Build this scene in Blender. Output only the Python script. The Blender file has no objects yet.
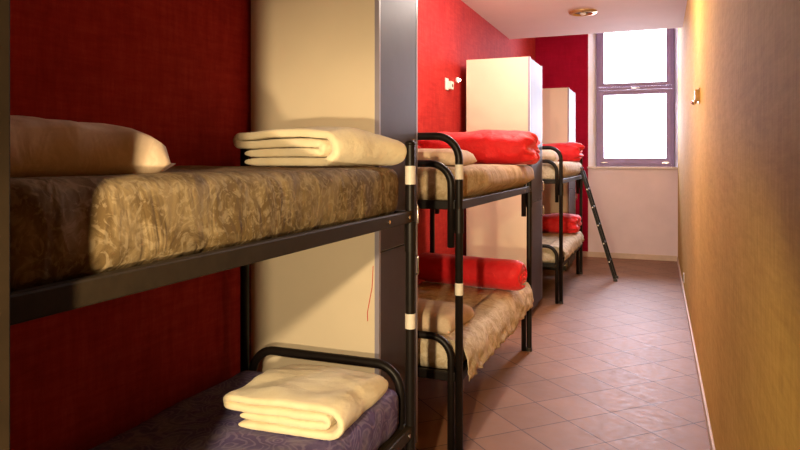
import bpy, bmesh, math, random
from mathutils import Vector, Matrix, noise
random.seed(7)
PI = math.pi
sc = bpy.context.scene
C = sc.collection

# ------------------------------------------------------------------ materials
def new_mat(name):
    m = bpy.data.materials.new(name); m.use_nodes = True
    nt = m.node_tree; nt.nodes.clear()
    out = nt.nodes.new('ShaderNodeOutputMaterial')
    b = nt.nodes.new('ShaderNodeBsdfPrincipled')
    nt.links.new(b.outputs[0], out.inputs[0])
    return m, nt, b
def coords(nt, scale=(1,1,1), rot=(0,0,0), loc=(0,0,0)):
    tc = nt.nodes.new('ShaderNodeTexCoord'); mp = nt.nodes.new('ShaderNodeMapping')
    mp.inputs['Scale'].default_value = scale; mp.inputs['Rotation'].default_value = rot
    mp.inputs['Location'].default_value = loc
    nt.links.new(tc.outputs['Object'], mp.inputs[0]); return mp
def tex_noise(nt, vec, scale, detail=4, rough=.55, dist=0.0):
    n = nt.nodes.new('ShaderNodeTexNoise'); n.inputs['Scale'].default_value = scale
    n.inputs['Detail'].default_value = detail; n.inputs['Roughness'].default_value = rough
    n.inputs['Distortion'].default_value = dist
    nt.links.new(vec.outputs[0], n.inputs['Vector']); return n
def ramp(nt, src, stops, sock=0):
    r = nt.nodes.new('ShaderNodeValToRGB'); e = r.color_ramp.elements
    while len(e) < len(stops): e.new(.5)
    for k, (p, c) in enumerate(stops):
        e[k].position = p; e[k].color = (*c, 1)
    nt.links.new(src.outputs[sock], r.inputs[0]); return r
def mixc(nt, a, b, f, mode='MIX'):
    m = nt.nodes.new('ShaderNodeMix'); m.data_type = 'RGBA'; m.blend_type = mode
    for sock, v in ((0, f), (6, a), (7, b)):
        if hasattr(v, 'is_output') or isinstance(v, bpy.types.NodeSocket): nt.links.new(v, m.inputs[sock])
        elif isinstance(v, tuple): m.inputs[sock].default_value = (*v, 1)
        else: m.inputs[sock].default_value = v
    return m.outputs[2]
def bump(nt, b, src, strength=.3, dist=.01):
    bp = nt.nodes.new('ShaderNodeBump'); bp.inputs['Strength'].default_value = strength
    bp.inputs['Distance'].default_value = dist
    nt.links.new(src, bp.inputs['Height']); nt.links.new(bp.outputs[0], b.inputs['Normal'])
def simple(name, col, rough=.5, metal=0, var=.08, vs=12, bstr=0, spec=.5):
    m, nt, b = new_mat(name)
    c = coords(nt); n = tex_noise(nt, c, vs)
    lo = tuple(max(0, x*(1-var)) for x in col); hi = tuple(min(1, x*(1+var)) for x in col)
    r = ramp(nt, n, [(.3, lo), (.7, hi)])
    nt.links.new(r.outputs[0], b.inputs['Base Color'])
    b.inputs['Roughness'].default_value = rough; b.inputs['Metallic'].default_value = metal
    b.inputs['Specular IOR Level'].default_value = spec
    if bstr: bump(nt, b, n.outputs[0], bstr)
    return m
def brushed_wall(name, dark, mid, light, axis):
    # sponged and brushed decorative paint: cross hatched streaks
    m, nt, b = new_mat(name)
    v = coords(nt, scale=(9, 9, 1.6)); h = coords(nt, scale=(2.0, 2.0, 13)); f = coords(nt)
    nv = tex_noise(nt, v, 3.2, 6, .7); nh = tex_noise(nt, h, 2.6, 6, .7); nb = tex_noise(nt, f, 1.6, 3)
    ad = nt.nodes.new('ShaderNodeMath'); ad.operation = 'ADD'
    nt.links.new(nv.outputs[0], ad.inputs[0]); nt.links.new(nh.outputs[0], ad.inputs[1])
    ad2 = nt.nodes.new('ShaderNodeMath'); ad2.operation = 'MULTIPLY_ADD'
    nt.links.new(nb.outputs[0], ad2.inputs[0]); ad2.inputs[1].default_value = .5
    nt.links.new(ad.outputs[0], ad2.inputs[2])
    dv = nt.nodes.new('ShaderNodeMath'); dv.operation = 'MULTIPLY'; dv.inputs[1].default_value = .4
    nt.links.new(ad2.outputs[0], dv.inputs[0])
    r = ramp(nt, dv, [(.36, dark), (.5, mid), (.66, light)])
    nt.links.new(r.outputs[0], b.inputs['Base Color'])
    b.inputs['Roughness'].default_value = .8; b.inputs['Specular IOR Level'].default_value = .12
    bump(nt, b, dv.outputs[0], .25, .01)
    return m

M = {}
M['red_wall'] = brushed_wall('red_wall', (.27, .009, .011), (.38, .021, .018), (.50, .044, .032), 'x')
M['crimson_wall'] = brushed_wall('crimson_wall', (.30, .002, .022), (.36, .003, .028), (.43, .005, .036), 'y')
M['gold_wall'] = brushed_wall('gold_wall', (.49, .29, .060), (.60, .37, .085), (.72, .47, .13), 'x')
M['pale_plaster'] = simple('pale_plaster', (.80, .66, .68), .7, 0, .04, 3, .05)
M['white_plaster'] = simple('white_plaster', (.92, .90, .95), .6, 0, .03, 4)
M['ceiling'] = simple('ceiling', (.72, .58, .55), .8, 0, .03, 2, .05)
M['skirting'] = simple('skirting', (.62, .46, .34), .45, 0, .08, 8)
M['sill'] = simple('sill', (.70, .60, .56), .35, 0, .08, 20)
M['cream'] = simple('cream_laminate', (.72, .61, .45), .42, 0, .03, 3)
M['edge'] = simple('grey_edging', (.30, .27, .33), .4, 0, .05, 6)
M['door_blue'] = simple('slate_laminate', (.060, .050, .066), .5, 0, .10, 5, 0, .22)
M['frame_grey'] = simple('window_frame_paint', (.33, .25, .43), .5, 0, .05, 10, 0, .3)
M['black_tube'] = simple('black_enamel', (.010, .007, .006), .42, 0, .2, 30, 0, .22)
M['rail_paint'] = simple('bronze_black_paint', (.024, .016, .009), .5, 0, .2, 30, 0, .15)
M['band'] = simple('white_tape', (.75, .68, .58), .5, 0, .1, 40)
M['chrome'] = simple('chrome', (.75, .72, .70), .15, 1, .03, 10)
M['brass'] = simple('brass', (.62, .42, .18), .3, .8, .1, 20)
M['ivory'] = simple('ivory_plastic', (.80, .74, .66), .4, 0, .03, 10)
M['dark_plastic'] = simple('dark_plastic', (.03, .025, .02), .4, 0, .1, 10)
M['wood_dark'] = simple('dark_brown_laminate', (.022, .013, .006), .8, 0, .2, 10, 0, .1)
M['red_ink'] = simple('red_thread', (.62, .06, .05), .8, 0, .1, 10)

def wool():
    m, nt, b = new_mat('cream_wool'); c = coords(nt)
    n = tex_noise(nt, c, 9, 4); f = tex_noise(nt, c, 260, 3, .7)
    r = ramp(nt, n, [(.3, (.88, .73, .46)), (.7, (.95, .83, .58))])
    nt.links.new(r.outputs[0], b.inputs['Base Color'])
    b.inputs['Roughness'].default_value = .95; b.inputs['Specular IOR Level'].default_value = .1
    b.inputs['Sheen Weight'].default_value = .4; b.inputs['Sheen Roughness'].default_value = .5
    bump(nt, b, f.outputs[0], .7, .004); return m
M['wool'] = wool()
def red_cloth():
    m, nt, b = new_mat('red_duvet_cloth'); c = coords(nt)
    n = tex_noise(nt, c, 5, 3); f = tex_noise(nt, c, 16, 5, .6, .8)
    r = ramp(nt, n, [(.3, (.66, .008, .014)), (.7, (.82, .018, .026))])
    nt.links.new(r.outputs[0], b.inputs['Base Color'])
    b.inputs['Roughness'].default_value = .6; b.inputs['Specular IOR Level'].default_value = .35
    b.inputs['Sheen Weight'].default_value = .15
    bump(nt, b, f.outputs[0], .55, .02); return m
M['red_cloth'] = red_cloth()
def floral(name, base, tone, accent, wr=.35):
    m, nt, b = new_mat(name); c = coords(nt)
    w = tex_noise(nt, c, 6, 3, .6, .6)
    n1 = tex_noise(nt, c, 7, 5, .62, 1.2)
    r1 = ramp(nt, n1, [(.42, (0, 0, 0)), (.56, (1, 1, 1))])
    n2 = tex_noise(nt, c, 22, 4, .6, 2.5)
    r2 = ramp(nt, n2, [(.50, (0, 0, 0)), (.60, (1, 1, 1))])
    k = mixc(nt, base, tone, r1.outputs[0])
    f2 = mixc(nt, (0, 0, 0), r2.outputs[0], .6)
    k2 = mixc(nt, k, accent, f2)
    nt.links.new(k2, b.inputs['Base Color'])
    b.inputs['Roughness'].default_value = .8; b.inputs['Specular IOR Level'].default_value = .2
    wv = coords(nt, scale=(5, 5, 2.0)); f = tex_noise(nt, wv, 2.2, 3, .5, .6)
    bump(nt, b, f.outputs[0], wr, .03); return m
M['floral'] = floral('faded_floral_cotton', (.25, .175, .085), (.135, .085, .034), (.36, .275, .16), .45)
M['floral_mid'] = floral('beige_floral_cotton', (.50, .38, .24), (.37, .265, .15), (.58, .46, .31), .6)
M['floral_pale'] = floral('pale_floral_cotton', (.66, .56, .40), (.50, .39, .25), (.74, .65, .50), .6)
M['pillow_cotton'] = floral('beige_pillow_cotton', (.72, .56, .40), (.66, .50, .35), (.76, .60, .44), .15)
M['pillow_white'] = floral('off_white_cotton', (.74, .66, .56), (.68, .58, .47), (.78, .70, .60), .2)
def paisley():
    m, nt, b = new_mat('purple_paisley_cotton'); c = coords(nt)
    w = tex_noise(nt, c, 4, 3, .5)
    vo = nt.nodes.new('ShaderNodeTexVoronoi'); vo.inputs['Scale'].default_value = 9
    ad = nt.nodes.new('ShaderNodeVectorMath'); ad.operation = 'MULTIPLY_ADD'
    nt.links.new(w.outputs['Color'], ad.inputs[0]); ad.inputs[1].default_value = (.25, .25, .25)
    nt.links.new(c.outputs[0], ad.inputs[2]); nt.links.new(ad.outputs[0], vo.inputs['Vector'])
    mu = nt.nodes.new('ShaderNodeMath'); mu.operation = 'MULTIPLY'; mu.inputs[1].default_value = 34
    nt.links.new(vo.outputs['Distance'], mu.inputs[0])
    si = nt.nodes.new('ShaderNodeMath'); si.operation = 'SINE'; nt.links.new(mu.outputs[0], si.inputs[0])
    r = ramp(nt, si, [(.15, (.115, .085, .22)), (.8, (.20, .16, .31))])
    n = tex_noise(nt, c, 14, 4)
    r2 = ramp(nt, n, [(.45, (0, 0, 0)), (.62, (1, 1, 1))])
    f2 = mixc(nt, (0, 0, 0), r2.outputs[0], .5)
    k = mixc(nt, r.outputs[0], (.24, .21, .29), f2)
    nt.links.new(k, b.inputs['Base Color']); b.inputs['Roughness'].default_value = .8
    b.inputs['Specular IOR Level'].default_value = .2
    f = tex_noise(nt, c, 7, 4, .6, 1); bump(nt, b, f.outputs[0], .4, .02); return m
M['paisley'] = paisley()
TILE = .337
def tiles():
    m, nt, b = new_mat('terracotta_floor_tiles')
    # the grid runs at 45 degrees to the room
    a = math.radians(45)
    px, py = GP
    rx = px*math.cos(a) - py*math.sin(a); ry = px*math.sin(a) + py*math.cos(a)
    c = coords(nt, rot=(0, 0, a), loc=(-(rx % TILE), -(ry % TILE), 0))
    bt = nt.nodes.new('ShaderNodeTexBrick'); bt.offset = 0; bt.squash = 1
    bt.inputs['Scale'].default_value = 1; bt.inputs['Brick Width'].default_value = TILE
    bt.inputs['Row Height'].default_value = TILE; bt.inputs['Mortar Size'].default_value = .0034
    bt.inputs['Mortar Smooth'].default_value = .15
    bt.inputs['Color1'].default_value = (.27, .130, .066, 1); bt.inputs['Color2'].default_value = (.32, .158, .084, 1)
    bt.inputs['Mortar'].default_value = (.07, .032, .022, 1)
    nt.links.new(c.outputs[0], bt.inputs['Vector'])
    n = tex_noise(nt, c, 5, 5, .6); r = ramp(nt, n, [(.3, (.80, .80, .80)), (.7, (1, 1, 1))])
    k = mixc(nt, bt.outputs[0], r.outputs[0], 1.0, 'MULTIPLY')
    nt.links.new(k, b.inputs['Base Color'])
    n2 = tex_noise(nt, c, 20, 3)
    rr = ramp(nt, n2, [(.3, (.46, .46, .46)), (.7, (.58, .58, .58))]); nt.links.new(rr.outputs[0], b.inputs['Roughness'])
    b.inputs['Specular IOR Level'].default_value = .3
    inv = nt.nodes.new('ShaderNodeMath'); inv.operation = 'SUBTRACT'; inv.inputs[0].default_value = 1
    nt.links.new(bt.outputs['Fac'], inv.inputs[1]); bump(nt, b, inv.outputs[0], .4, .004)
    return m
GP = (-.517, 5.095)
M['tiles'] = tiles()
def glass():
    m = bpy.data.materials.new('window_glass'); m.use_nodes = True; nt = m.node_tree; nt.nodes.clear()
    out = nt.nodes.new('ShaderNodeOutputMaterial'); mx = nt.nodes.new('ShaderNodeMixShader')
    tr = nt.nodes.new('ShaderNodeBsdfTransparent'); gl = nt.nodes.new('ShaderNodeBsdfGlossy')
    gl.inputs['Roughness'].default_value = .03; tr.inputs[0].default_value = (.97, .98, 1, 1)
    fr = nt.nodes.new('ShaderNodeFresnel'); fr.inputs[0].default_value = 1.45
    nt.links.new(fr.outputs[0], mx.inputs[0]); nt.links.new(tr.outputs[0], mx.inputs[1]); nt.links.new(gl.outputs[0], mx.inputs[2])
    nt.links.new(mx.outputs[0], out.inputs[0]); return m
M['glass'] = glass()
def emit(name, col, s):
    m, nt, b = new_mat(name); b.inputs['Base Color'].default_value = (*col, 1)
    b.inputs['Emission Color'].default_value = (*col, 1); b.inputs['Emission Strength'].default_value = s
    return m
M['bulb_or_glint'] = emit('glint_glow', (1, .88, .75), 20)  # emission standing in for a specular highlight on the red wall

# ------------------------------------------------------------------ mesh helpers
def link(name, bm, mat, parent=None, smooth=False, auto=None):
    bmesh.ops.recalc_face_normals(bm, faces=bm.faces)
    me = bpy.data.meshes.new(name); bm.to_mesh(me); bm.free()
    me.materials.append(M[mat] if isinstance(mat, str) else mat)
    if smooth:
        for p in me.polygons: p.use_smooth = True
        if auto:
            me.set_sharp_from_angle(angle=math.radians(auto))
    o = bpy.data.objects.new(name, me); C.objects.link(o)
    if parent: o.parent = parent
    return o
def tag(o, label=None, cat=None, group=None, kind=None):
    if label: o['label'] = label
    if cat: o['category'] = cat
    if group: o['group'] = group
    if kind: o['kind'] = kind
    return o
def empty(name, loc, label, cat, group=None, rz=0):
    o = bpy.data.objects.new(name, None); C.objects.link(o); o.location = loc; o.rotation_euler.z = rz
    o.empty_display_size = .1
    return tag(o, label, cat, group)
def box(bm, x0, x1, y0, y1, z0, z1, bev=0, seg=2):
    r = bmesh.ops.create_cube(bm, size=1)
    for v in r['verts']:
        v.co = Vector(((x0+x1)/2 + v.co.x*(x1-x0), (y0+y1)/2 + v.co.y*(y1-y0), (z0+z1)/2 + v.co.z*(z1-z0)))
    if bev:
        es = {e for v in r['verts'] for e in v.link_edges}
        bmesh.ops.bevel(bm, geom=list(es), offset=bev, segments=seg, affect='EDGES', profile=.5)
    return bm
def B(*a, **k): return box(bmesh.new(), *a, **k)
def fillet(pts, r, n=8):
    P = [Vector(p) for p in pts]; out = [P[0]]
    for i in range(1, len(P)-1):
        a, b, c = P[i-1], P[i], P[i+1]
        u = (a-b).normalized(); w = (c-b).normalized(); ang = u.angle(w)
        if abs(ang-PI) < .01: out.append(b); continue
        d = min(r/math.tan(ang/2), (a-b).length*.49, (c-b).length*.49); rr = d*math.tan(ang/2)
        cen = b + (u+w).normalized()*(rr/math.sin(ang/2))
        s = b+u*d-cen; e = b+w*d-cen; tot = s.angle(e)
        for k in range(n+1):
            t = k/n
            out.append(cen + (s*math.sin((1-t)*tot) + e*math.sin(t*tot))/math.sin(tot))
    out.append(P[-1]); return out
def tube(bm, path, r, seg=14):
    P = [Vector(p) for p in path]; rings = []
    T = (P[1]-P[0]).normalized(); N = T.orthogonal().normalized()
    for i, p in enumerate(P):
        if i == 0: t = (P[1]-P[0])
        elif i == len(P)-1: t = (P[-1]-P[-2])
        else: t = (P[i+1]-P[i]).normalized() + (P[i]-P[i-1]).normalized()
        t.normalize(); N = (N - t*N.dot(t)).normalized(); Bn = t.cross(N)
        rad = r(i/(len(P)-1)) if callable(r) else r
        rings.append([bm.verts.new(p + (N*math.cos(2*PI*k/seg) + Bn*math.sin(2*PI*k/seg))*rad) for k in range(seg)])
    for a, b in zip(rings, rings[1:]):
        for k in range(seg): bm.faces.new((a[k], a[(k+1) % seg], b[(k+1) % seg], b[k]))
    bm.faces.new(rings[0]); bm.faces.new(rings[-1][::-1]); return bm
def T(path, r, seg=14): return tube(bmesh.new(), path, r, seg)
def fbm(p, s, o=0):
    return noise.fractal(Vector((p[0]*s+o, p[1]*s-o, p[2]*s+2*o)), 1.0, 2.0, 4)
def nz(p, s, o=0): return noise.noise(Vector((p[0]*s+o, p[1]*s-o, p[2]*s+2*o)))

# ------------------------------------------------------------------ room shell
XL, XR, YE, YN, ZC = -1.935, .28, 11.22, -2.4, 3.27
YC = 9.15
def struct(name, bm, mat, parent=None, label=None):
    o = link(name, bm, mat, parent)
    if not parent: o['kind'] = 'structure'
    if label: o['label'] = label
    return o
struct('floor', B(XL-.1, XR+.1, YN-.1, YE+.1, -.1, 0), 'tiles', label='terracotta tiled floor laid diagonally')
struct('wall_left', B(XL-.12, XL, YN-.1, YE+.4, 0, 4.1), 'red_wall', label='red brush-painted wall behind the bunk beds')
struct('wall_right', B(XR, XR+.12, YN-.1, YE+.05, 0, 4.1), 'gold_wall', label='golden brush-painted wall along the aisle')
struct('wall_back', B(XL, XR, YN-.12, YN, 0, 4.1), 'white_plaster', label='wall behind the viewer')
struct('ceiling', B(XL, XR, YN, YC, ZC, 4.1), 'ceiling', label='low plaster ceiling ending before the window')
struct('ceiling_recess', B(XL-.1, XR+.1, YC-.01, YE+.5, 4.1, 4.2), 'ceiling')
# end wall with splayed window opening
WX0, WX1, WZ0 = -1.075, .28, 1.475
WZ1, DEP = 3.95, .30
struct('wall_end', B(XL, WX0, YE, YE+DEP+.1, 0, 4.1), 'crimson_wall', label='crimson end wall left of the window')
struct('wall_end_below_window', B(WX0, XR+.12, YE, YE+DEP+.1, 0, WZ0-.03), 'pale_plaster', label='pale pink wall under the window')
struct('wall_end_above_window', B(WX0, XR+.12, YE, YE+DEP+.1, WZ1, 4.1), 'white_plaster')
def wedge(p, z0, z1):
    bm = bmesh.new(); lo = [bm.verts.new((x, y, z0)) for x, y in p]; hi = [bm.verts.new((x, y, z1)) for x, y in p]
    n = len(p); bm.faces.new(lo); bm.faces.new(hi)
    for k in range(n): bm.faces.new((lo[k], lo[(k+1) % n], hi[(k+1) % n], hi[k]))
    return bm
FX0, FX1 = -.965, .235
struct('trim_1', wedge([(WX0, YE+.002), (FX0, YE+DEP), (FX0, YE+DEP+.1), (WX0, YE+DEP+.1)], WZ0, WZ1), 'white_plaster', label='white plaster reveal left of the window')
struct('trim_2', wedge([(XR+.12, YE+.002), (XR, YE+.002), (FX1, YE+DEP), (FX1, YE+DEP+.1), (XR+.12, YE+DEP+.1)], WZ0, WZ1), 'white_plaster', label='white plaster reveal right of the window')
struct('trim_3', B(WX0-.01, XR-.001, YE-.035, YE+DEP, WZ0-.03, WZ0, bev=.004), 'sill', label='stone window sill')
struct('baseboard_end', B(WX0-.01, XR-.016, YE-.014, YE, 0, .085, bev=.003), 'skirting')
struct('baseboard_right', B(XR-.014, XR, YN, YE, 0, .07, bev=.003), 'skirting')
struct('baseboard_left', B(XL, XL+.014, YN, YE, 0, .085, bev=.003), 'skirting')
struct('baseboard_end_left', B(XL+.014, WX0-.012, YE-.014, YE, 0, .085, bev=.003), 'skirting')

# window
wy = YE+DEP-.06
def rect_frame(x0, x1, z0, z1, w, y0, y1, wt=None, wb=None):
    bm = bmesh.new(); wt = wt or w; wb = wb or w
    box(bm, x0, x0+w, y0, y1, z0, z1, .004); box(bm, x1-w, x1, y0, y1, z0, z1, .004)
    box(bm, x0+w, x1-w, y0, y1, z0, z0+wb, .004); box(bm, x0+w, x1-w, y0, y1, z1-wt, z1, .004)
    return bm
win = empty('window_1', (0, 0, 0), 'tall grey-framed window at the end of the aisle', None); win['kind'] = 'structure'
link('window_frame', rect_frame(FX0, FX1, WZ0, WZ1, .045, wy, wy+.07), 'frame_grey', win)
def sash(z0, z1, wb=.095):
    f = link('window_sash', rect_frame(FX0+.045, FX1-.045, z0, z1, .075, wy-.015, wy+.05, wb=wb), 'frame_grey', win)
    link('window_pane', B(FX0+.115, FX1-.115, wy+.015, wy+.022, z0+wb-.005, z1-.07), 'glass', f)
    return f
s1 = sash(WZ0+.045, 2.73); s2 = sash(2.79, WZ1-.045, .055)
link('transom_bar', B(FX0+.045, FX1-.045, wy-.005, wy+.07, 2.735, 2.785, bev=.004), 'frame_grey', win)
bm = B(-.40, -.34, wy-.05, wy-.02, 2.742, 2.77, bev=.005); box(bm, -.42, -.28, wy-.06, wy-.045, 2.75, 2.762, .004)
link('window_latch', bm, 'chrome', win)
for x in (-.84, .10):
    link('window_hinge', B(x-.05, x+.05, wy-.026, wy-.016, WZ0+.055, WZ0+.072, bev=.003), 'chrome', win)

# ------------------------------------------------------------------ lockers
def locker(y0, y1, x0, x1, top, label, name='locker', handle=True):
    t = empty(name, ((x0+x1)/2, (y0+y1)/2, 0), label, 'locker', 'tall lockers between the bunk beds')
    cx, cy = (x0+x1)/2, (y0+y1)/2; a, b = x0-cx, x1-cx; c, d = y0-cy, y1-cy
    th = .02
    link('plinth', B(a+.01, b-.045, c+.01, d-.01, 0, .07), 'dark_plastic', t)
    o = link('body', B(a, b-.022, c, d, .07, top, bev=.002), 'cream', t); o['label'] = 'cream laminate side panels'
    link('edge_strip', B(b-.022, b+.001, c-.001, c+.020, .07, top, bev=.001), 'edge', t)
    link('edge_strip', B(b-.022, b+.001, d-.020, d+.001, .07, top, bev=.001), 'edge', t)
    for z0, z1 in ((.075, 1.158), (1.166, top-.012)):
        dr = link('door', B(b-.021, b, c+.022, d-.022, z0, z1, bev=.0015), 'door_blue', t)
        dr['label'] = 'dark slate door panel'
        zc = (z1-.12) if z0 < 1 else (z0+.14)
        hy = d-.07
        link('handle', T(fillet([(b, hy, zc-.05), (b+.028, hy, zc-.05), (b+.028, hy, zc+.05), (b, hy, zc+.05)], .012, 4), .005, 8), 'chrome', dr, True)
    return t
LT = 2.62
L1 = locker(2.84, 3.37, XL+.015, -1.215, LT, 'tall cream locker with slate door beyond the nearest bunk bed')
L2 = locker(6.60, 7.33, -1.845, -1.19, LT, 'tall cream locker behind the middle bunk bed')
L3 = locker(9.68, 10.45, -1.845, -1.19, LT, 'tall cream locker beyond the farthest bunk bed, beside the crimson wall')
t0 = empty('wardrobe', (0, 0, 0), 'dark brown wardrobe edge at the far left, at the head of the nearest bunk bed', 'wardrobe')
link('body', B(XL+.03, -.938, .12, .712, .06, 2.45, bev=.004), 'wood_dark', t0)
link('plinth', B(XL+.05, -.96, .14, .70, 0, .06), 'dark_plastic', t0)
link('door', B(-.938, -.900, .125, .709, .07, 2.44, bev=.003), 'wood_dark', t0)
# thin red thread hanging by the corner of the first locker
c1 = T([(-1.243, 2.836, 1.10), (-1.248, 2.835, 1.0), (-1.262, 2.835, .93), (-1.272, 2.835, .88), (-1.270, 2.835, .84)], .0018, 6)
th_ = link('thread', c1, 'red_ink', L1); th_['label'] = 'thin red thread'; th_.location = -L1.location

# ------------------------------------------------------------------ bunk beds
R = .0215
BW = .85          # tube centre to tube centre, x from -BW to 0 ; y from 0 to L
def bed(y0, L, label, foot_stub, bands=None, xo=-1.005):
    t = empty('bunk_bed', (xo, y0, 0), label, 'bunk bed', 'black steel bunk beds along the red wall')
    xs = (0, -BW)
    # head end: tall outer arch whose legs are the corner posts
    link('headboard_arch', T(fillet([(0, 0, 0), (0, 0, 1.725), (-BW, 0, 1.725), (-BW, 0, 0)], .13, 10), R), 'black_tube', t, True)
    off = 2*R+.002
    def arch(y, z0, z1, name, rr=.12):
        return link(name, T(fillet([(-off, y, z0), (-off, y, z1), (-BW+off, y, z1), (-BW+off, y, z0)], rr, 10), R*.95), 'black_tube', t, True)
    arch(0.0, 1.12, 1.575, 'upper_end_rail'); arch(0.0, 0.0, .63, 'lower_end_rail')
    # foot end: capped posts and a low arch
    for x in xs:
        p = link('post', T([(x, L, 0), (x, L, 1.665)], R), 'black_tube', t, True, 40)
        cb = T([(x, L, 1.660), (x, L, 1.672), (x, L, 1.68)], lambda k: R*(1.06 if k < .9 else .6))
        link('post_cap', cb, 'black_tube', p, True)
    arch(L, 0.0, .695, 'lower_end_rail')
    if foot_stub: arch(L, 1.12, 1.50, 'upper_end_rail')
    for y in (0, L):
        for x in xs:
            for z0, z1 in (((1.49, 1.57), (.865, .93)) if (y > 0, x) == bands else ()):
                s = link('tape_band', T([(x, y, z0), (x, y, z1)], R+.0015), 'band', t, True, 40)
                s['label'] = 'white tape band'
            link('joint_sleeve', T([(x, y, 1.20), (x, y, 1.33)], R+.004), 'black_tube', t, True, 40)
            link('foot_cap', T([(x, y, 0), (x, y, .03)], R+.004), 'dark_plastic', t, True, 40)
    for z in (.395, 1.325):
        for x in xs:
            rl = link('side_rail', B(x-.014, x+.014, R*.5, L-R*.5, z, z+.052, bev=.005), 'rail_paint', t)
            for yy in (L-.28, L-.055):
                sx = .014 if x == 0 else -.014
                link('bolt', T([(x+sx*.8, yy, z+.026), (x+sx*1.35, yy, z+.026)], .008, 10), 'chrome', rl, True, 40)
        for y in (0, L):
            link('cross_bar', B(-BW+.02, -.02, y-.013, y+.013, z, z+.05, bev=.005), 'black_tube', t)
        link('bed_base', B(-BW+.012, -.012, .012, L-.012, z+.018, z+.030), 'wood_dark', t)
    return t
BX = -1.005
B1 = (0.74, 1.955); B2 = (3.45, 2.08); B3 = (7.46, 2.02)
bed(*B1, 'nearest black steel bunk bed, with cream blankets on both levels', False, (True, 0))
bed(*B2, 'middle black steel bunk bed in front of the first cream locker', True, (False, 0))
bed(*B3, 'farthest black steel bunk bed, with the ladder leaning on it', True)

# ------------------------------------------------------------------ soft things
def rbox(lx, ly, lz, nx, ny, nzs, r, fn=None):
    """closed grid box with rounded corners, displaced by fn"""
    bm = bmesh.new(); bmesh.ops.create_cube(bm, size=1)
    vd = {}
    bm.free(); bm = bmesh.new()
    def add(i, j, k):
        key = (i, j, k)
        if key not in vd:
            p = Vector(((i/nx-.5)*lx, (j/ny-.5)*ly, (k/nzs)*lz))
            c = Vector((max(-lx/2+r, min(lx/2-r, p.x)), max(-ly/2+r, min(ly/2-r, p.y)), max(r, min(lz-r, p.z))))
            d = p-c
            q = c + (d.normalized()*min(r, max(abs(d.x), abs(d.y), abs(d.z))) if d.length > 1e-6 else d)
            if fn: q = fn(q, p)
            vd[key] = bm.verts.new(q)
        return vd[key]
    for i in range(nx):
        for j in range(ny):
            for k in (0, nzs): bm.faces.new([add(i, j, k), add(i+1, j, k), add(i+1, j+1, k), add(i, j+1, k)])
    for i in range(nx):
        for k in range(nzs):
            for j in (0, ny): bm.faces.new([add(i, j, k), add(i+1, j, k), add(i+1, j, k+1), add(i, j, k+1)])
    for j in range(ny):
        for k in range(nzs):
            for i in (0, nx): bm.faces.new([add(i, j, k), add(i, j+1, k), add(i, j+1, k+1), add(i, j, k+1)])
    return bm
def mattress(bedy, L, z0, h, mat, label, seed, bulge=.0, group='mattresses on the bunk beds', puff=0, dx=0):
    lx, ly = BW-.05+bulge, L-.085
    def fn(q, p):
        side = max(0, (q.x-(lx/2-.05))/.05)
        if puff and q.x > lx/2-.06:
            f = min(1, max(0, (q.y+ly/2-.10)/.35)); zz = max(0, min(1, (q.z-.035)/.05))
            q = Vector((q.x+puff*f*zz*(1-.3*(q.z/h)**3), q.y+.02*f*(q.y > ly/2-.05), q.z))
        w = .010*fbm(q, 3.0, seed) + .006*nz((q.x*1, q.y*3.0, q.z*.7), 4, seed)
        dirx = Vector((1 if q.x > 0 else -1, 0, 0)) if abs(q.x) > lx/2-.06 else Vector((0, 0, 0))
        z = q.z + (.008*fbm(q, 2.2, seed+5) if q.z > h*.6 else 0)
        return Vector((q.x, q.y, z)) + dirx*w
    bm = rbox(lx, ly, h, 26, 60, 7, .055, fn)
    o = link('mattress', bm, mat, None, True)
    o.location = (BX-BW/2+.004+dx, bedy+L/2, z0)
    return tag(o, label, 'mattress', group)
UZ = 1.355; UH = .212; LZ = .425; LH = .195
mattress(B1[0], B1[1], UZ, UH, 'floral', 'mattress in faded brown floral sheet on the top level of the nearest bunk', 1)
mattress(B1[0], B1[1], LZ, LH, 'paisley', 'mattress in purple paisley sheet on the bottom level of the nearest bunk', 2)
mattress(B2[0], B2[1], UZ, UH-.01, 'floral_mid', 'mattress in beige floral sheet on the top level of the middle bunk', 3, puff=.075)
m22 = mattress(B2[0], B2[1], LZ, LH-.02, 'floral_pale', 'mattress with loose pale floral sheet on the bottom level of the middle bunk', 4)
mattress(B3[0], B3[1], UZ, UH, 'floral_pale', 'mattress in off-white sheet on the top level of the farthest bunk', 5, puff=.05)
m32 = mattress(B3[0], B3[1], LZ, LH, 'floral_pale', 'mattress in cream sheet on the bottom level of the farthest bunk', 6)
def skirt(parent, L, h, drop, seed, amp=.02):
    """loose sheet edge hanging over the aisle side of a mattress"""
    bm = bmesh.new(); ny, nk = 110, 12; lx = (BW-.05)/2
    rows = []
    for j in range(ny+1):
        y = (j/ny-.5)*(L-.10); row = []
        hem = drop*(1+.25*nz((y, 0, 0), 3.1, seed)+.10*nz((y, 0, 0), 12, seed))
        for k in range(nk+1):
            s = k/nk
            if s < .3:
                a = s/.3; x = lx-.13+.13*a; z = h+.006-.02*a*a
            else:
                a = (s-.3)/.7; x = lx+.012+.042*math.sin(min(1, a*2)*PI*.5); z = h-.014-hem*a
                x += amp*a*(.9*nz((y, 0, a*.7), 7, seed)+.6*nz((y+a*.3, 0, a), 17, seed)+.3)
            z += .004*nz((x, y, 0), 9, seed)
            row.append(bm.verts.new((x, y, z)))
        rows.append(row)
    for a, b in zip(rows, rows[1:]):
        for k in range(nk): bm.faces.new((a[k], a[k+1], b[k+1], b[k]))
    o = link('hanging_sheet', bm, 'floral_pale', parent, True)
    md = o.modifiers.new('s', 'SOLIDIFY'); md.thickness = .003; md.offset = 1
    o['label'] = 'loose sheet edge hanging over the rail'
    return o
skirt(m22, B2[1], LH-.02, .20, 11, .030)
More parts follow.
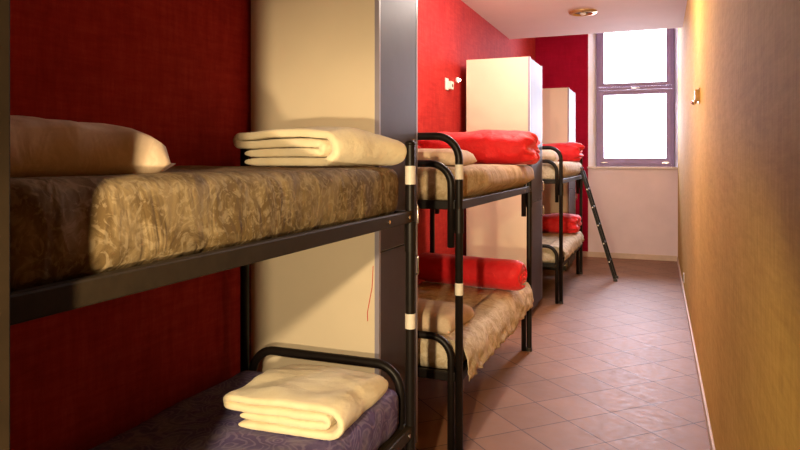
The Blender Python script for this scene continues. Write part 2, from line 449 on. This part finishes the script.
skirt(m32, B3[1], LH, .14, 14, .02)
u2 = None

def folded(name, W, Lv, p, label, seed, loc, rz, cat='blanket', group='folded cream wool blankets'):
    """wool blanket folded into four layers"""
    w = W/2; pts = []
    def arc(cx, cz, r, a0, a1, n=9):
        for k in range(n+1):
            a = a0+(a1-a0)*k/n; pts.append((cx+r*math.cos(a), cz+r*math.sin(a)))
    z = [p*(k+.5) for k in range(4)]
    for k in range(9): pts.append((-w+.06+(w*2-.06-1.6*p)*k/9, z[0]))
    arc(w-1.9*p, (z[0]+z[3])/2, 1.5*p, -PI/2, PI/2, 12)
    for k in range(1, 9): pts.append((w-1.9*p-(2*w-1.9*p-.7*p)*k/9, z[3]+.10*p*math.sin(k/9*PI)))
    arc(-w+.75*p, (z[3]+z[2])/2, .5*p, PI/2, 3*PI/2, 8)
    for k in range(1, 9): pts.append((-w+.75*p+(2*w-3.4*p)*k/9, z[2]))
    arc(w-2.6*p, (z[2]+z[1])/2, .5*p, PI/2, -PI/2, 8)
    for k in range(1, 10): pts.append((w-2.6*p-(2*w-3.2*p-.04)*k/9, z[1]))
    # offset band
    n = len(pts); th = p*.94/2; up, lo = [], []
    for i, (x, y) in enumerate(pts):
        a = pts[max(0, i-1)]; b = pts[min(n-1, i+1)]
        tx, ty = b[0]-a[0], b[1]-a[1]; l = math.hypot(tx, ty); nx_, ny_ = -ty/l, tx/l
        k = .55 if i in (0, n-1) else 1
        up.append((x+nx_*th*k, y+ny_*th*k)); lo.append((x-nx_*th*k, y-ny_*th*k))
    loop = up+lo[::-1]; bm = bmesh.new(); rings = []; nv = 26
    for j in range(nv+1):
        v = (j/nv-.5)*Lv; ring = []
        e = min(j, nv-j); sh = {0: .86, 1: .97}.get(e, 1)
        for i, (x, zz) in enumerate(loop):
            idx = i if i < n else 2*n-1-i
            cx, cz = pts[idx]
            x2 = cx+(x-cx)*sh; z2 = cz+(zz-cz)*sh
            dv = .012*nz((x*2, idx*.12, 0), 2.3, seed)*(2*j/nv-1)
            q = (x2, v+dv, z2)
            x2 += .018*fbm((x2, v, z2), 3.5, seed); hgt = max(0, z2/(4*p))
            z2 += hgt*(.022*fbm((x2, v, 0), 4, seed+2) - .008*(abs(2*j/nv-1))**3)
            z2 *= 1-.32*max(0, v/Lv+.1)
            ring.append(bm.verts.new((x2, v+dv, z2)))
        rings.append(ring)
    m = len(loop)
    for a, b in zip(rings, rings[1:]):
        for k in range(m): bm.faces.new((a[k], a[(k+1) % m], b[(k+1) % m], b[k]))
    for ring in (rings[0], rings[-1]):
        for i in range(n-1):
            bm.faces.new((ring[i], ring[i+1], ring[m-2-i], ring[m-1-i]))
    o = link(name, bm, 'wool', None, True)
    md = o.modifiers.new('s', 'SUBSURF'); md.levels = 1; md.render_levels = 2
    tx = bpy.data.textures.new('fuzz', 'CLOUDS'); tx.noise_scale = .012; tx.noise_depth = 2
    dm = o.modifiers.new('f', 'DISPLACE'); dm.texture = tx; dm.strength = .0035; dm.mid_level = .5
    o.location = loc; o.rotation_euler.z = rz
    return tag(o, label, cat, group)
folded('folded_blanket', .58, .46, .038, 'folded cream wool blanket on the top level of the nearest bunk', 3, (-1.345, 2.51, UZ+UH+.003), math.radians(-15))
folded('folded_blanket', .46, .48, .032, 'folded cream wool blanket on the purple sheet of the bottom level', 8, (-1.255, 2.265, LZ+LH+.003), math.radians(2))

def pillow(lx, ly, h, seed, mat, label, loc, rz=0, tilt=0, rx=0):
    bm = bmesh.new(); n = 34; top = {}; bot = {}
    def prof(u, v):
        a = max(0, 1-abs(u)**7); b = max(0, 1-abs(v)**3.4); return a**.24*b**.30
    for i in range(n+1):
        for j in range(n+1):
            u = i/n*2-1; v = j/n*2-1
            cx = 1-.07*(1-abs(v)**2)*abs(u)**3*0 - .05*(1-v*v)*(abs(u)**6)
            cy = 1-.07*(1-u*u)*(abs(v)**6)
            x = u*lx/2*cx; y = v*ly/2*cy; pr = prof(u, v)
            wr = 1+.10*nz((x, y, 0), 5, seed)+.05*nz((x, y*2, 0), 12, seed)
            edge = .006
            z = h*pr*wr
            # creases running in from the short seams
            z += .006*math.sin(v*9+seed)*abs(u)**3*pr
            e = (i in (0, n) or j in (0, n))
            top[i, j] = bm.verts.new((x, y, h*.28+z*.72+edge))
            bot[i, j] = top[i, j] if e else bm.verts.new((x, y, max(.001, h*.28+edge-z*.36)))
    for i in range(n):
        for j in range(n):
            bm.faces.new((top[i, j], top[i+1, j], top[i+1, j+1], top[i, j+1]))
            f = [bot[i, j], bot[i, j+1], bot[i+1, j+1], bot[i+1, j]]
            try: bm.faces.new(f)
            except ValueError: pass
    o = link('pillow', bm, mat, None, True)
    o.location = loc; o.rotation_euler = (rx, tilt, rz)
    return tag(o, label, 'pillow', 'pillows at the bed heads')
pillow(.66, .50, .125, 2, 'pillow_cotton', 'beige pillow on the top level of the nearest bunk, at the left edge', (-1.46, 1.10, UZ+UH+.004), math.radians(-6), .07)
pillow(.68, .50, .10, 5, 'pillow_cotton', 'beige pillow on the top level of the middle bunk', (-1.40, 3.86, UZ+UH-.012), math.radians(5))
pillow(.62, .44, .12, 9, 'pillow_cotton', 'brownish pillow on the bottom level of the middle bunk', (-1.38, 3.80, LZ+LH-.025), math.radians(-4))
pillow(.66, .46, .15, 12, 'pillow_white', 'off-white pillow on the top level of the farthest bunk', (-1.42, 7.85, UZ+UH-.004), math.radians(3))

def duvet_roll(Lx, r, seed, label, loc, rz=0):
    """rolled duvet: a spiral of padded cloth"""
    turns, n = 2.6, 84; pts = []
    th = r/ (turns+.55)
    for k in range(n+1):
        a = k/n*turns*2*PI; rad = th*.35+(r-th*.55-th*.35)*k/n
        a2 = a+PI*.4
        pts.append((rad*math.cos(a2), rad*math.sin(a2)*.94))
    bm = bmesh.new(); up, lo = [], []
    for i, (x, y) in enumerate(pts):
        a = pts[max(0, i-1)]; b = pts[min(n, i+1)]; tx, ty = b[0]-a[0], b[1]-a[1]; l = math.hypot(tx, ty)
        nx_, ny_ = ty/l, -tx/l; k = .46*th*(.6 if i in (0, n) else 1)
        up.append((x+nx_*k, y+ny_*k)); lo.append((x-nx_*k, y-ny_*k))
    loop = up+lo[::-1]; m = len(loop); rings = []; nv = 46
    for j in range(nv+1):
        s = j/nv; u = (s-.5)*Lx; ring = []; e = min(s, 1-s)
        sc_ = 1-.16*max(0, 1-e/.10)**2
        for i, (x, z) in enumerate(loop):
            idx = i if i <= n else 2*n+1-i
            rr = math.hypot(x, z); ang = math.atan2(z, x)
            w = 1+.035*nz((u*3, ang*1.3, 0), 1.5, seed)+.03*nz((u*14, math.cos(ang)*2, math.sin(ang)*2), 1, seed+3)
            uu = u + (.018*nz((idx*.15, 0, s), 1, seed) + .022*(1-rr/r))*(1 if s > .5 else -1)*max(0, 1-e/.15)
            cx, cz = pts[idx]; t = {0: .6, 1: .9}.get(min(j, nv-j), 1)
            xx = cx+(x-cx)*t; zz = cz+(z-cz)*t
            ring.append(bm.verts.new((uu, xx*sc_*w, max(-r*.93, zz*sc_*w)+r*.93)))
        rings.append(ring)
    for a, b in zip(rings, rings[1:]):
        for k in range(m): bm.faces.new((a[k], a[(k+1) % m], b[(k+1) % m], b[k]))
    for ring in (rings[0], rings[-1]):
        for i in range(n): bm.faces.new((ring[i], ring[i+1], ring[m-2-i], ring[m-1-i]))
    o = link('rolled_duvet', bm, 'red_cloth', None, True)
    o.location = loc; o.rotation_euler.z = rz
    return tag(o, label, 'duvet', 'red duvets on the beds')
def duvet_fold(Lx, ry, h, seed, label, loc, rz=0, ruffle=.05, hump=.0):
    """plump red duvet gathered at its ends"""
    bm = bmesh.new(); nu, na = 70, 56; rings = []
    for j in range(nu+1):
        s = j/nu; u = (s-.5)*Lx; e = min(s, 1-s)*Lx
        body = min(1, (e/.10))**.35 if e > 0 else 0
        body = .60+.40*body
        ring = []
        for k in range(na):
            a = 2*PI*k/na; ca, sa = math.cos(a), math.sin(a)
            px = abs(ca)**.75*(1 if ca > 0 else -1); pz = abs(sa)**.80*(1 if sa > 0 else -1)
            rf = max(0, 1-e/.12)**1.3
            w = 1+.07*nz((u*4, ca*1.2, sa*1.2), 1.2, seed)+.05*nz((u*12, ca*2.2, sa*2.2), 1, seed+2)
            w += rf*(.16*math.sin(a*9+seed+2*nz((s*8, a, 0), 1, seed))+.12*nz((ca*4, sa*4, s*20), 1.3, seed))
            hh = h/2*(1+hump*math.sin(s*PI*2.2+seed))
            y = ry*px*body*w; z = hh*pz*body*w
            uu = u+rf*ruffle*nz((ca*2.5, sa*2.5, seed), 1.4, seed)*(1 if s > .5 else -1)
            z = max(-h*.47, z)
            ring.append(bm.verts.new((uu, y, z+h*.47)))
        rings.append(ring)
    for a, b in zip(rings, rings[1:]):
        for k in range(na): bm.faces.new((a[k], a[(k+1) % na], b[(k+1) % na], b[k]))
    for ring, sgn in ((rings[0], 1), (rings[-1], -1)):
        c = sum((v.co for v in ring), Vector())/na; c.x += sgn*.03
        inner = []
        for k, v in enumerate(ring):
            p = v.co.lerp(c, .5); p.x += sgn*.012*math.sin(k*2.2); inner.append(bm.verts.new(p))
        cv = bm.verts.new(c)
        for k in range(na):
            bm.faces.new((ring[k], ring[(k+1) % na], inner[(k+1) % na], inner[k]))
            bm.faces.new((inner[k], inner[(k+1) % na], cv))
    o = link('folded_duvet', bm, 'red_cloth', None, True)
    md = o.modifiers.new('s', 'SUBSURF'); md.levels = 1; md.render_levels = 1
    o.location = loc; o.rotation_euler.z = rz
    return tag(o, label, 'duvet', 'red duvets on the beds')
duvet_fold(.93, .23, .275, 3, 'plump red duvet with ruffled end on the top level of the middle bunk', (-1.36, 5.20, UZ+UH-.010), math.radians(4), .06, .05)
duvet_roll(.88, .137, 5, 'rolled red duvet on the bottom level of the middle bunk', (-1.385, 5.03, LZ+LH-.016), math.radians(-9))
duvet_fold(.80, .22, .26, 8, 'red duvet with frayed-looking ruffles on the top level of the farthest bunk', (-1.36, 9.16, UZ+UH-.002), math.radians(3), .09, .07)
duvet_fold(.80, .24, .25, 15, 'bunched red duvet on the bottom level of the farthest bunk', (-1.38, 9.05, LZ+LH-.002), math.radians(-3), .05, .08)

# ------------------------------------------------------------------ ladder
lad = empty('bed_ladder', (-.53, 9.20, 0), 'dark bunk ladder leaning on the rail of the farthest bunk', 'ladder')
top = Vector((-.425, 0, 1.44)); side = .12
for s in (-1, 1):
    bmr = bmesh.new(); r0 = Vector((0, s*side, .012)); r1 = top+Vector((0, s*side, 0)); d = (r1-r0)
    nrm = Vector((d.z, 0, -d.x)).normalized()
    vs = []
    for p in (r0, r1):
        vs.append([bmr.verts.new(p+nrm*a*.018+Vector((0, b*.010, 0))) for a, b in ((-1, -1), (1, -1), (1, 1), (-1, 1))])
    for k in range(4): bmr.faces.new((vs[0][k], vs[0][(k+1) % 4], vs[1][(k+1) % 4], vs[1][k]))
    bmr.faces.new(vs[0]); bmr.faces.new(vs[1][::-1])
    link('ladder_rail', bmr, 'black_tube', lad)
    link('hook', T(fillet([r1-Vector((0, 0, .03)), r1+Vector((-.005, 0, .05)), r1+Vector((-.06, 0, .045)), r1+Vector((-.065, 0, 0))], .02, 4), .007, 8), 'black_tube', lad, True)
    link('foot_cap', B(-.022, .03, s*side-.016, s*side+.016, 0, .035, bev=.004), 'dark_plastic', lad)
for k in range(5):
    f = .17+k*.165; p = Vector((0, 0, .01)).lerp(top, f)
    rg = link('rung', T([p+Vector((0, -side-.016, 0)), p+Vector((0, side+.016, 0))], .014, 12), 'rail_paint', lad, True, 40)
    link('rung_end', T([p+Vector((0, -side-.020, 0)), p+Vector((0, -side-.013, 0))], .010, 12), 'ivory', rg, True, 40)

# ------------------------------------------------------------------ small fittings
s = empty('wall_socket', (XL, 6.22, 2.33), 'small ivory socket box high on the red wall beside the middle locker', 'socket')
link('cover', B(0, .012, -.075, .02, -.055, .06, bev=.004), 'ivory', s)
link('raised_box', B(.01, .045, -.005, .085, -.045, .035, bev=.006), 'ivory', s)
link('slot', B(.044, .047, .02, .06, -.02, .01, bev=.001), 'dark_plastic', s)
l = empty('wall_glint', (XL, 6.55, 2.41), 'tiny glowing stand-in for a bright glint on the red wall beside the middle locker', 'glint')  # added fitting whose glow imitates a small bright reflection
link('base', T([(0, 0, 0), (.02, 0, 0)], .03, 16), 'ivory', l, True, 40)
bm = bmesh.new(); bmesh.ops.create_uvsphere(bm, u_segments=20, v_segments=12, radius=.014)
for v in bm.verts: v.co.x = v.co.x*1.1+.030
link('bulb_or_glint', bm, 'bulb_or_glint', l, True)
w = empty('wall_switch', (XR, 5.28, 2.06), 'small brass box with chrome knob on the golden wall', 'switch')
link('cover', B(-.012, 0, -.05, .05, -.055, .055, bev=.003), 'brass', w)
link('raised_box', B(-.035, -.010, -.035, .035, -.04, .045, bev=.005), 'brass', w)
bm = bmesh.new(); bmesh.ops.create_uvsphere(bm, u_segments=20, v_segments=12, radius=.020)
for v in bm.verts: v.co = Vector((v.co.x-.040, v.co.y+.01, v.co.z-.045))
link('knob', bm, 'chrome', w, True)
so = empty('floor_socket', (XR, 8.45, .20), 'small dark socket low on the golden wall above the skirting', 'socket')
link('cover', B(-.010, 0, -.045, .045, -.05, .06, bev=.002), 'ivory', so)
link('slot', B(-.014, -.009, -.03, .03, -.035, .045, bev=.002), 'dark_plastic', so)
cl = empty('ceiling_spotlight', (-.80, 7.75, ZC), 'round brass-rimmed recessed spotlight in the low ceiling', 'light')
bm = bmesh.new(); prev = None; seg = 40
prof = [(.155, 0), (.155, -.012), (.140, -.024), (.115, -.026), (.105, -.012), (.098, -.003)]
rings = [[bm.verts.new((r_*math.cos(2*PI*k/seg), r_*math.sin(2*PI*k/seg), z_)) for k in range(seg)] for r_, z_ in prof]
for a, b in zip(rings, rings[1:]):
    for k in range(seg): bm.faces.new((a[k], a[(k+1) % seg], b[(k+1) % seg], b[k]))
link('rim', bm, 'brass', cl, True, 50)
link('reflector', T([(0, 0, -.001), (0, 0, -.006)], .10, 32), 'dark_plastic', cl, True, 40)
bm = bmesh.new(); bmesh.ops.create_uvsphere(bm, u_segments=16, v_segments=10, radius=.035)
for v in bm.verts: v.co.z = v.co.z*.6-.02
link('bulb_or_glint', bm, 'ivory', cl, True)

# ------------------------------------------------------------------ lights
def area(name, loc, target, sx, sy, power, col, spread=None):
    d = bpy.data.lights.new(name, 'AREA'); d.shape = 'RECTANGLE'; d.size = sx; d.size_y = sy; d.energy = power; d.color = col
    if spread: d.spread = spread
    o = bpy.data.objects.new(name, d); C.objects.link(o); o.location = loc
    o.rotation_euler = (Vector(target)-Vector(loc)).to_track_quat('-Z', 'Y').to_euler(); return o
def point(name, loc, power, col, r=.06):
    d = bpy.data.lights.new(name, 'POINT'); d.energy = power; d.color = col; d.shadow_soft_size = r
    o = bpy.data.objects.new(name, d); C.objects.link(o); o.location = loc; return o
def spot(name, loc, target, power, col, deg, blend, r=.03):
    d = bpy.data.lights.new(name, 'SPOT'); d.energy = power; d.color = col; d.spot_size = math.radians(deg); d.spot_blend = blend
    d.shadow_soft_size = r; o = bpy.data.objects.new(name, d); C.objects.link(o); o.location = loc
    o.rotation_euler = (Vector(target)-Vector(loc)).to_track_quat('-Z', 'Y').to_euler(); return o
# daylight entering through the window
area('window_daylight', (-.37, YE+DEP+.35, 2.9), (-.37, 5, 1.2), 1.3, 2.2, 240, (.90, .84, 1.0))
# warm lamp at the door end of the room, plus two added unseen fill spots
spot('door_lamp', (-.28, -.70, 1.90), (-1.2, 2.6, 1.2), 350, (1.0, .76, .44), 48, .5, .04)
spot('fill_spot_low', (-.28, -.70, 1.28), (-1.2, 2.6, .85), 290, (1.0, .76, .44), 46, .5, .04)  # added to brighten the lower locker face and blanket
spot('fill_spot_right', (-.48, -.62, 1.25), (.18, 5.4, .78), 310, (1.0, .78, .38), 31, .6, .05)  # added to brighten the lower golden wall
# ceiling lamps over the aisle, then an added fill near the entrance
point('ceiling_lamp', (-.80, 5.45, 3.05), 120, (1.0, .87, .78), .10)
spot('ceiling_lamp_far', (-.80, 7.75, 3.2), (-.75, 7.8, 0), 60, (1.0, .82, .84), 160, .5, .08)
point('entrance_fill', (-.5, -1.2, 2.9), 3.5, (1.0, .66, .40), .15)  # unseen fill added to lift the dim near end

wd = bpy.data.worlds.new('sky'); sc.world = wd; wd.use_nodes = True
bg = wd.node_tree.nodes['Background']; bg.inputs[0].default_value = (.93, .96, 1, 1); bg.inputs[1].default_value = 7.0

# ------------------------------------------------------------------ camera
cam = bpy.data.cameras.new('camera'); co = bpy.data.objects.new('camera', cam); C.objects.link(co)
cam.sensor_width = 36; cam.lens = 662/800*36; cam.shift_y = -66/800; cam.clip_start = .05
co.location = (0, 0, 1.6); co.rotation_euler = (PI/2, 0, math.radians(21.34))
sc.camera = co
vs = sc.view_settings; vs.view_transform = 'Standard'; vs.look = 'None'; vs.gamma = 1; vs.use_curve_mapping = False
vs.exposure = 0
